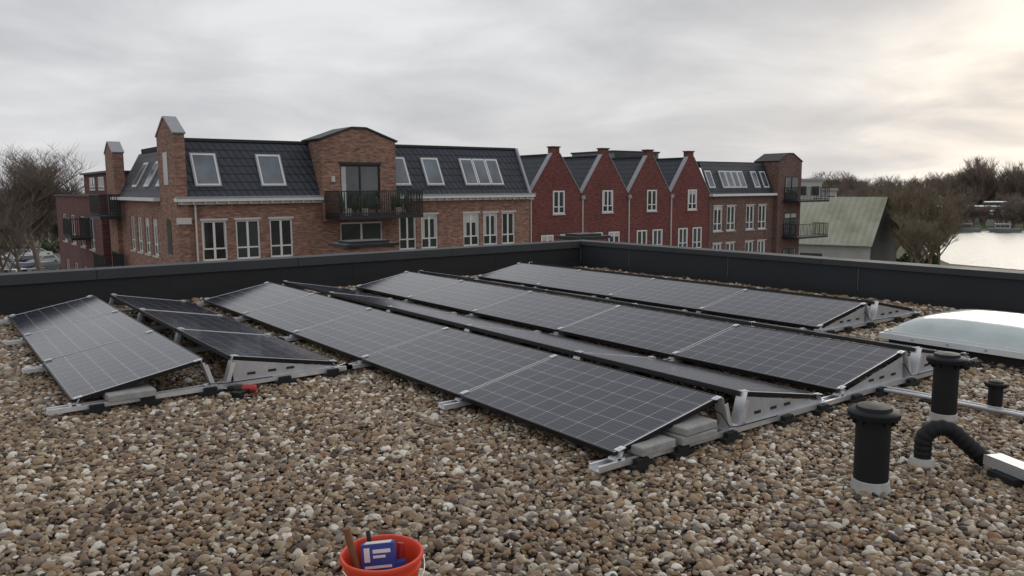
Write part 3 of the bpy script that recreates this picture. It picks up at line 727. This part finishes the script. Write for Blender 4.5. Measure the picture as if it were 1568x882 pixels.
# red gabled row houses
YB=40.0; ZEB=1.12; ZPB=3.85
feet=[31.25,35.65,40.0,44.35,48.7]
for h in range(4):
    x0,x1=feet[h],feet[h+1]; xm=(x0+x1)/2; Dp=10.0
    B=Builder('gabled_brick_house')
    x0f=x0-(1.2 if h==0 else 0)
    vs=[(x0f,YB,GZ),(x1,YB,GZ),(x1,YB,ZEB),(x0f,YB,ZEB),(x0f,YB+Dp,GZ),(x1,YB+Dp,GZ),(x1,YB+Dp,ZEB),(x0f,YB+Dp,ZEB)]
    B.poly('walls','brickB',vs,[(0,1,2,3),(5,4,7,6),(0,3,7,4),(1,5,6,2)])
    def pent(y0,y1,rise):
        pts=[(x0+.02,ZEB-.05),(x1-.02,ZEB-.05),(x1-.02,ZEB+.15),(xm+.30,ZPB+rise),(xm-.30,ZPB+rise),(x0+.02,ZEB+.15)]
        n=6; v2=[(p[0],y0,p[1]) for p in pts]+[(p[0],y1,p[1]) for p in pts]
        B.poly('gable_wall','brickB',v2,[tuple(range(n)),tuple(range(n,12))]+[(i,(i+1)%n,n+(i+1)%n,n+i) for i in range(n)])
    pent(YB-.003,YB+.30,.05)
    B.box('chimney','brickB',xm-.30,xm+.30,YB-.006,YB+.45,ZPB+.03,ZPB+.42); B.box('chimney_cap','darkmetal',xm-.36,xm+.36,YB-.06,YB+.5,ZPB+.422,ZPB+.50)
    for sgn in (-1,1):
        xa=xm+sgn*(x1-x0-.02)/2; A=V((xm+sgn*.30-xa,0,ZPB+.05-(ZEB+.15))); L_=A.length; A.normalize(); N_=V((-A.z,0,A.x))
        if N_.z<0: N_=-N_
        B.obox('gable_coping','zinc',V((xa,0,ZEB+.15)),A,V((0,1,0)),N_,(0,L_),(YB-.04,YB+.34),(.003,.05))
    B.poly('roof','tile',[(x0,YB+.3,ZEB-.1),(x0,YB+Dp,ZEB-.1),(xm,YB+Dp,ZPB-.02),(xm,YB+.3,ZPB-.02),(x1,YB+.3,ZEB-.1),(x1,YB+Dp,ZEB-.1)],[(0,1,2,3),(3,2,5,4)])
    if h==0: B.poly('roof','tile',[(x0-4.0,YB+.2,ZEB),(x0+.0,YB+.2,ZEB),(x0+1.0,YB+2.6,ZPB-.1),(x0-4.0,YB+2.6,ZPB-.1)],[(0,1,2,3)])
    B.box('ridge','darkmetal',xm-.1,xm+.1,YB+.46,YB+Dp,ZPB-.05,ZPB+.05)
    Fh=Face(B,(0,YB,0),(1,0,0),(0,0,1),(0,-1,0))
    c=xm+.22
    for (a,b_,u0,u1) in [(c-.5,c+.5,0,1.5)]+[(xm+d-.52,xm+d+.52,-2.95-3*k_,-1.35-3*k_) for d in (-.75,.85) for k_ in (0,1)]:
        Fh.win(a,b_,u0,u1,n=.05,sill=False,w=.09); Fh.bx('sills','cream',(a-.05,b_+.05),(u0-.09,u0-.002),(0,.09)); Fh.bx('lintels','brickD',(a-.05,b_+.05),(u1+.002,u1+.12),(.0,.02))
    B.box('rain_pipe','cream',x0+.06,x0+.13,YB-.09,YB-.01,GZ,ZEB-.2); B.box('hopper','zinc',x0-.05,x0+.25,YB-.16,YB-.008,ZEB-.2,ZEB+.05)
    B.build()
B=Builder('rooftop_plant_room'); B.box('walls','greywall',50.5,56.5,52.5,58,GZ,4.85); B.box('cap','darkmetal',50.4,56.6,52.4,58.1,4.852,5.0)
for i in range(8): B.box('louvres','darkmetal',50.8,56.2,52.46,52.498,4.0+i*.1,4.05+i*.1)
B.build()
# dark brick building right
B=Builder('brick_apartment_building')
CX0,CX1=48.75,57.0
Fc=Face(B,(0,YB,0),(1,0,0),(0,0,1),(0,-1,0))
ops=[]
for fl in range(3):
    for a,wd in ((49.3,1.1),(50.9,1.1),(53.3,1.1),(54.9,1.1)): ops.append((a,a+wd,-1.75-2.9*fl,.2-2.9*fl))
Fc.wall('brickC',CX0,CX1,GZ,.96,ops)
for o in ops: Fc.win(*o,w=.1); Fc.bx('lintels','cream',(o[0]-.05,o[1]+.05),(o[3]+.002,o[3]+.08),(-.02,.02))
B.box('core','brickC',CX0+.02,CX1,YB+.3,YB+12,GZ,.95)
B.box('cornice','white',CX0,CX1,YB-.35,YB+.1,.96,1.14)
B.poly('roof','tile',[(CX0,YB,1.145),(CX1,YB,1.145),(CX1,YB+1.1,3.6),(CX0,YB+1.1,3.6)],[(0,1,2,3)]); B.box('roof_top','membrane',CX0,CX1,YB+1.1,YB+11,3.4,3.66)
U=V((0,1.1,2.455)).normalized(); Fm=Face(B,(0,YB,1.145),(1,0,0),U,V((0,-U.z,U.y)))
for a in (48.95,50.6,51.35,52.1,52.85,54.6,55.8):
    Fm.bx('roof_window_frames','zinc',(a-.05,a+.73),(.45,1.95),(.002,.07)); Fm.bx('roof_window_sash','white',(a,a+.68),(.5,1.9),(.07,.085)); Fm.bx('roof_window_glass','skyglass',(a+.07,a+.61),(.57,1.83),(.085,.09))
xm=58.5
gable('brickC',56.9,60.1,YB-.4,YB+2.0,GZ,3.7,4.35,flat=.3,part='tower')
coping_line(56.84,3.7,xm-.3,4.35,YB-.44,YB+2); coping_line(xm+.3,4.35,60.16,3.7,YB-.44,YB+2); B.box('copings','darkmetal',xm-.3,xm+.3,YB-.44,YB+2,4.354,4.445)
Ft=Face(B,(0,YB-.4,0),(1,0,0),(0,0,1),(0,-1,0))
for k_ in range(3): Ft.win(57.8,59.6,.6-3*k_,2.5-3*k_,n=.05,sill=False,fr='darkmetal')
for k_ in range(3): balcony(B,57.6,62.0,YB-1.9,YB-.41,.55-3.0*k_,bars=.2)
B.build()
# brick piers of the adjacent lower block
for (x_,y_,wx,wy,zt) in ((14.7,16.4,1.0,.8,.30),(8.8,17.9,1.25,.9,.30)):
    B=Builder('brick_chimney'); B.box('stack','brickA',x_-wx/2,x_+wx/2,y_-wy/2,y_+wy/2,-6,zt); B.box('cap','darkmetal',x_-wx/2-.08,x_+wx/2+.08,y_-wy/2-.08,y_+wy/2+.08,zt+.002,zt+.07); B.box('cap_upper','darkmetal',x_-wx/2+.1,x_+wx/2-.1,y_-wy/2+.1,y_+wy/2-.1,zt+.072,zt+.13); B.build()
B=Builder('terrace_block'); B.box('walls','brickC',3.0,17,15.5,21,GZ,-3.0); B.box('roof','membrane',2.9,17.1,15.4,21.1,-2.998,-2.85); B.build()

# ---------------------------------------------------------------- terrain
def groundmat():
    mt,nt,b=newmat('ground_grass')
    tc=nt.new('ShaderNodeTexCoord').outputs['Object']
    n=nt.noise(tc,.035,8,.6); n2=nt.noise(tc,.8,4,.6)
    c=nt.ramp(n,[(.35,(.10,.095,.065)),(.48,(.085,.10,.045)),(.6,(.12,.14,.06)),(.75,(.14,.125,.09))])
    sc=nt.new('ShaderNodeVectorMath',operation='SCALE'); nt.l.new(c,sc.inputs[0]); nt.set(sc,'Scale',nt.math('MULTIPLY_ADD',n2,.8,.6)); nt.l.new(sc.outputs[0],b.inputs['Base Color']); nt.set(b,'Roughness',.95); return mt
M['ground']=groundmat()
M['asphalt']=simple('asphalt',(.075,.074,.072),.85,var=.25,scale=.6)
M['paving']=simple('paving',(.20,.17,.15),.85,var=.2,scale=1.5)
def watermat():
    mt,nt,b=newmat('river_water')
    tc=nt.new('ShaderNodeTexCoord').outputs['Object']
    nt.set(b,'Base Color',(.09,.092,.09,1)); nt.set(b,'Roughness',.28); nt.set(b,'IOR',1.27); nt.set(b,'Normal',nt.bump(nt.noise(tc,1.2,4,.6),.7,.25)); return mt
M['water']=watermat()
def sheet(name,mt,pts,z):
    me=bpy.data.meshes.new(name); me.from_pydata([(p[0],p[1],z) for p in pts],[],[tuple(range(len(pts)))]); me.materials.append(M[mt])
    o=bpy.data.objects.new(name,me); scene.collection.objects.link(o)
    if me.polygons[0].normal.z<0: me.flip_normals()
sheet('ground','ground',[(-3000,-3000),(3000,-3000),(3000,3000),(-3000,3000)],GZ)
sheet('river','water',[(104,-80),(108,20),(113,51),(124,59),(140,68),(156,75),(175,81),(196,83),(212,80),(225,66),(245,-80)],GZ+.03)
sheet('parking_lot','asphalt',[(-30,95),(4,95),(16,110),(24,165),(-30,175)],GZ+.01)
sheet('courtyard_paving','paving',[(-30,14),(70,14),(70,94),(-30,94)],GZ+.012)

# ---------------------------------------------------------------- trees (bare, winter)
def tree_mesh(name,seed,height,mat,levels=5,spread=.55,thick=.022,kids=5,twig=1.0,upb=.5,trunk=.45):
    rs=random.Random(seed); vs=[];fs=[]
    def seg(p,q,r0,r1,n):
        d=(q-p).normalized(); a=d.cross(V((.3,.9,.2))).normalized(); b=d.cross(a); o=len(vs)
        for (c,r) in ((p,r0),(q,r1)):
            for i in range(n):
                an=2*math.pi*i/n; vs.append(c+(a*math.cos(an)+b*math.sin(an))*r)
        for i in range(n): fs.append((o+i,o+(i+1)%n,o+n+(i+1)%n,o+n+i))
    def grow(p,d,L,r,lv):
        n=6 if lv==0 else (4 if lv<3 else 3); steps=4 if lv==0 else 3 if lv<3 else 2
        pts=[p];cur=p;dd=d
        for i in range(steps):
            dd=(dd+V((rs.uniform(-1,1),rs.uniform(-1,1),rs.uniform(-.3,.8)+upb*.5))*.14).normalized(); cur=cur+dd*L/steps; pts.append(cur)
        for i in range(steps): seg(pts[i],pts[i+1],r*(1-.6*i/steps),r*(1-.6*(i+1)/steps),n)
        if lv>=levels: return
        k=kids+(2 if lv==0 else 0)
        for c in range(k):
            t=rs.uniform(.35 if lv==0 else .2,1.0); idx=min(int(t*steps),steps-1); fr_=t*steps-idx; bp=pts[idx].lerp(pts[idx+1],fr_)
            an=rs.uniform(0,6.283); side=V((math.cos(an),math.sin(an),rs.uniform(-.1,.5)+upb)).normalized()
            nd=(dd*(1-spread)+side*spread*1.15).normalized()
            grow(bp,nd,L*rs.uniform(.5,.76),max(r*rs.uniform(.4,.55),.006*twig*height/10),lv+1)
    grow(V((0,0,0)),V((0,0,1)),height*trunk,height*thick,0)
    zt=max(v.z for v in vs); k=height/zt
    me=bpy.data.meshes.new(name); me.from_pydata([tuple(v*k) for v in vs],[],fs); me.materials.append(M[mat]); return me
def put(me,name,x,y,z=GZ,s=1,rz=0):
    o=bpy.data.objects.new(name,me); scene.collection.objects.link(o); o.location=(x,y,z); o.scale=(s,s,s); o.rotation_euler[2]=rz; return o
def polar(px,D):
    a=yaw-math.atan((px-784)/f); return D*math.cos(a),D*math.sin(a)
T1=tree_mesh('bare_tree',1,16,'bark',5,.66,.018,6,1.15,.35,.36); T2=tree_mesh('bare_tree',2,14,'bark',5,.6,.018,5,1.1); T3=tree_mesh('bare_tree',3,12,'bark3',5,.6,.016,5,1.1,.35,.3)
for (px,D,me_,s_,r_) in ((62,98,T1,1.02,0),(30,101,T2,.9,1),(100,108,T1,.80,2.1),(5,92,T2,.8,3),(125,112,T2,.8,4)):
    x_,y_=polar(px,D); put(me_,'bare_tree',x_,y_,GZ,s_,r_)
for (px,D,s_,me_,r_) in ((1398,104,1.03,T3,0),(1425,101,.92,T3,2),(1372,112,.98,T3,4),(1440,108,.75,T3,1),(1350,125,.9,T2,2),(1410,95,.7,T3,5)):
    x_,y_=polar(px,D); put(me_,'bare_tree',x_,y_,GZ,s_,r_)
tcx=bpy.data.collections.new('treeline_trees')
for i,(h_,s_) in enumerate(((11,11),(9.5,12),(12.5,13),(11,14))):
    o=bpy.data.objects.new('belt_tree',tree_mesh('belt_tree',s_,h_,'bark2',4,.6,.018,6,2.0,.5,.33)); tcx.objects.link(o)
pts=[];sz=[];rts=[]
def belt(a0,a1,D0,D1,n,s0,s1):
    for i in range(n):
        a=math.radians(random.uniform(a0,a1)); D=random.uniform(D0,D1); pts.append((D*math.cos(a),D*math.sin(a),GZ-.2)); sz.append(random.uniform(s0,s1)); rts.append((0,0,random.uniform(0,6.28)))
belt(14,60,300,420,400,.7,1.15); belt(14,34,430,520,110,1.25,1.65); belt(20.5,24,330,360,14,1.6,1.9); belt(76,100,240,330,140,.7,1.25); belt(60,78,280,350,60,.8,1.1)
belt(27,31,150,230,40,.5,.85); belt(19,25,228,245,34,.35,.7); belt(14,21,255,280,30,.5,.8)
me=bpy.data.meshes.new('distant_treeline'); me.from_pydata(pts,[],[])
at=me.attributes.new('psize','FLOAT','POINT'); at.data.foreach_set('value',sz)
rt=me.attributes.new('prot','FLOAT_VECTOR','POINT'); rt.data.foreach_set('vector',np.array(rts,dtype=np.float32).ravel())
to=bpy.data.objects.new('distant_treeline',me); scene.collection.objects.link(to); instancer(to,tcx,'tree_scatter')

# ---------------------------------------------------------------- shed and waterside
x_,y_=polar(1290,104)
B=Builder('industrial_shed',(x_,y_,GZ),math.radians(30.9-90-14))
L2,L1,Dd,he,hr=4.6,-9.5,13.0,4.3,9.4
B.box('walls','shedwall',L1,L2,-Dd/2,Dd/2,0,he)
B.poly('roof','shedroof',[(L1-.3,-Dd/2-.4,he-.1),(L2+.3,-Dd/2-.4,he-.1),(L2+.3,0,hr),(L1-.3,0,hr),(L1-.3,Dd/2+.4,he-.1),(L2+.3,Dd/2+.4,he-.1)],[(0,1,2,3),(3,2,5,4)])
for xx in (L1,L2): B.poly('gable_ends','sheddark',[(xx,-Dd/2,he),(xx,Dd/2,he),(xx,0,hr-.1)],[(0,1,2)])
B.box('end_cladding','sheddark',L2+.003,L2+.05,-Dd/2+.3,Dd/2,1.2,he)
B.box('doors','sheddark',-3,-.5,-Dd/2-.05,-Dd/2-.002,0,3)
B.box('doors','sheddark',1.5,3.5,-Dd/2-.05,-Dd/2-.002,0.8,2.4)
B.box('gutter','cream',L1-.3,L2+.3,-Dd/2-.6,-Dd/2-.42,he-.25,he-.1)
B.build()
def blockb(name,px,D,wd,dp,h,mt,cap='zinc',nw=3,rows_=1):
    x_,y_=polar(px,D); a=math.atan2(y_,x_); B=Builder(name,(x_,y_,GZ),a-math.pi/2)
    B.box('walls',mt,-wd/2,wd/2,-dp/2,dp/2,0,h); B.box('roof',cap,-wd/2-.2,wd/2+.2,-dp/2-.2,dp/2+.2,h+.005,h+.3)
    for r_ in range(rows_):
        for i in range(nw):
            cx=-wd/2+(i+.5)*wd/nw; z_=h-1.9-r_*3
            B.box('windows','glass',cx-wd/nw*.3,cx+wd/nw*.3,-dp/2-.04,-dp/2-.002,z_,z_+1.2)
    B.build()
blockb('white_office_building',1236,118,3.2,8,11.4,'shedwall',rows_=3,nw=2)
blockb('white_office_building',1262,128,3.0,8,10.0,'curtain',rows_=2,nw=2)
blockb('warehouse',1500,262,12,12,4.6,'greywall',nw=4)
blockb('warehouse',1548,275,14,12,5.6,'sheddark',nw=4)
blockb('warehouse',1466,285,12,10,4.0,'brickC',nw=4)
blockb('warehouse',1527,250,6,6,3.6,'shedwall',nw=2)
def boat(px,D,L_,rz,cab='greywall'):
    x_,y_=polar(px,D); B=Builder('moored_boat',(x_,y_,GZ),rz)
    hw=L_*.13; h=.8
    vs=[(-L_/2,-hw,h),(L_*.32,-hw,h),(L_/2,0,h*1.35),(L_*.32,hw,h),(-L_/2,hw,h),(-L_/2+.5,-hw*.8,-.1),(L_*.3,-hw*.8,-.1),(L_*.42,0,-.1),(L_*.3,hw*.8,-.1),(-L_/2+.5,hw*.8,-.1)]
    B.poly('hull','greywall',vs,[(0,1,2,3,4),(9,8,7,6,5),(0,5,6,1),(1,6,7,2),(2,7,8,3),(3,8,9,4),(4,9,5,0)])
    B.box('cabin',cab,-L_*.3,L_*.12,-hw*.7,hw*.7,h+.002,h+1.0); B.box('cabin_roof','zinc',-L_*.32,L_*.14,-hw*.8,hw*.8,h+1.002,h+1.1)
    for i in range(3): 
        cx=-L_*.24+i*L_*.13
        for s in (-1,1): B.box('windows','glass',cx-.4,cx+.4,min(s*hw*.7,s*(hw*.7+.03)),max(s*hw*.7,s*(hw*.7+.03)),h+.35,h+.8)
    B.build()
boat(1482,212,6,math.radians(-50)); boat(1540,214,7,math.radians(-60),'shedwall')
# ---------------------------------------------------------------- cars & site piles
for n_,c_ in (('paint_grey',(.12,.125,.13)),('paint_white',(.6,.6,.6)),('paint_blue',(.04,.07,.14)),('paint_black',(.015,.015,.017)),('paint_silver',(.38,.39,.4))): M[n_]=simple(n_,c_,.25,.0,var=.04)
def car(x_,y_,rz,mt):
    B=Builder('parked_car',(x_,y_,GZ+.01),rz)
    prof=[(-2.1,.35),(-2.15,.75),(-2.0,.95),(-1.75,1.0),(-1.35,1.42),(.35,1.45),(1.1,.98),(1.9,.85),(2.12,.65),(2.12,.35)]
    n=len(prof); vs=[]
    for s in (-.86,.86):
        for (a,z) in prof: vs.append((a,s*(.8 if z>1.2 else 1),z))
    B.poly('body',mt,vs,[tuple(range(n)),tuple(range(n,2*n))]+[(i,(i+1)%n,n+(i+1)%n,n+i) for i in range(n)])
    for s in (-1,1): 
        B.poly('side_glass','glass',[(-1.45,s*.865,1.0),(.95,s*.865,1.0),(.3,s*.72,1.38),(-1.2,s*.72,1.38)],[(0,1,2,3)])
        for wx in (-1.3,1.3):
            v2=[]
            for yy in (s*.70,s*.885):
                for i in range(14): v2.append((wx+.32*math.cos(i*2*math.pi/14),yy,.32+.32*math.sin(i*2*math.pi/14)))
            B.poly('wheels','rubber',v2,[tuple(range(14)),tuple(range(14,28))]+[(i,(i+1)%14,14+(i+1)%14,14+i) for i in range(14)])
    B.poly('windscreens','glass',[(.40,-.66,1.42),(.40,.66,1.42),(1.08,.8,1.0),(1.08,-.8,1.0)],[(0,1,2,3)]); B.poly('windscreens','glass',[(-1.39,-.66,1.40),(-1.39,.66,1.40),(-1.74,.8,1.02),(-1.74,-.8,1.02)],[(0,1,2,3)])
    B.build()
cols=['paint_grey','paint_white','paint_black','paint_silver','paint_blue']
i_=0
for (D,pxs) in ((112,(0,30,58)),(122,(14,46,72)),(134,(2,34,64)),(150,(-5,26,56))):
    for px in pxs:
        x_,y_=polar(px,D); car(x_,y_,random.choice([.5,.6,-2.6])+random.uniform(-.1,.1),cols[i_%5]); i_+=1
B=Builder('builders_sacks_pile')
for i in range(40):
    x_,y_=polar(random.uniform(-4,54),random.uniform(140,147)); r=random.uniform(.4,1.0)
    B.lathe('sacks',random.choice(['whitep','whitep','greywall']),(x_,y_,GZ),[(r,0),(r*1.05,r*.4),(r*.9,r*.9),(r*.4,r*1.15),(0,r*1.2)],7)
B.build()
def hedge(px0,px1,D,h):
    me=bpy.data.meshes.new('hedge'); v=[];fc=[]
    for i in range(2600):
        px=random.uniform(px0,px1); x_,y_=polar(px,D+random.uniform(-1.2,1.2)); z_=GZ+random.random()**.8*h*(.8+.3*math.sin(px*.3))
        s=random.uniform(.1,.28); a=random.uniform(0,6.28); o=len(v); n_=V((math.cos(a),math.sin(a),random.uniform(-.6,.6))); t=n_.cross(V((0,0,1))).normalized(); b_=n_.cross(t).normalized(); c=V((x_,y_,z_))
        v+= [tuple(c+t*s),tuple(c+b_*s),tuple(c-t*s),tuple(c-b_*s)]; fc.append((o,o+1,o+2,o+3))
    me.from_pydata(v,[],fc); me.materials.append(M['greenplant']); o=bpy.data.objects.new('hedge',me); scene.collection.objects.link(o)
hedge(-10,95,160,1.8); hedge(1230,1440,118,1.6)
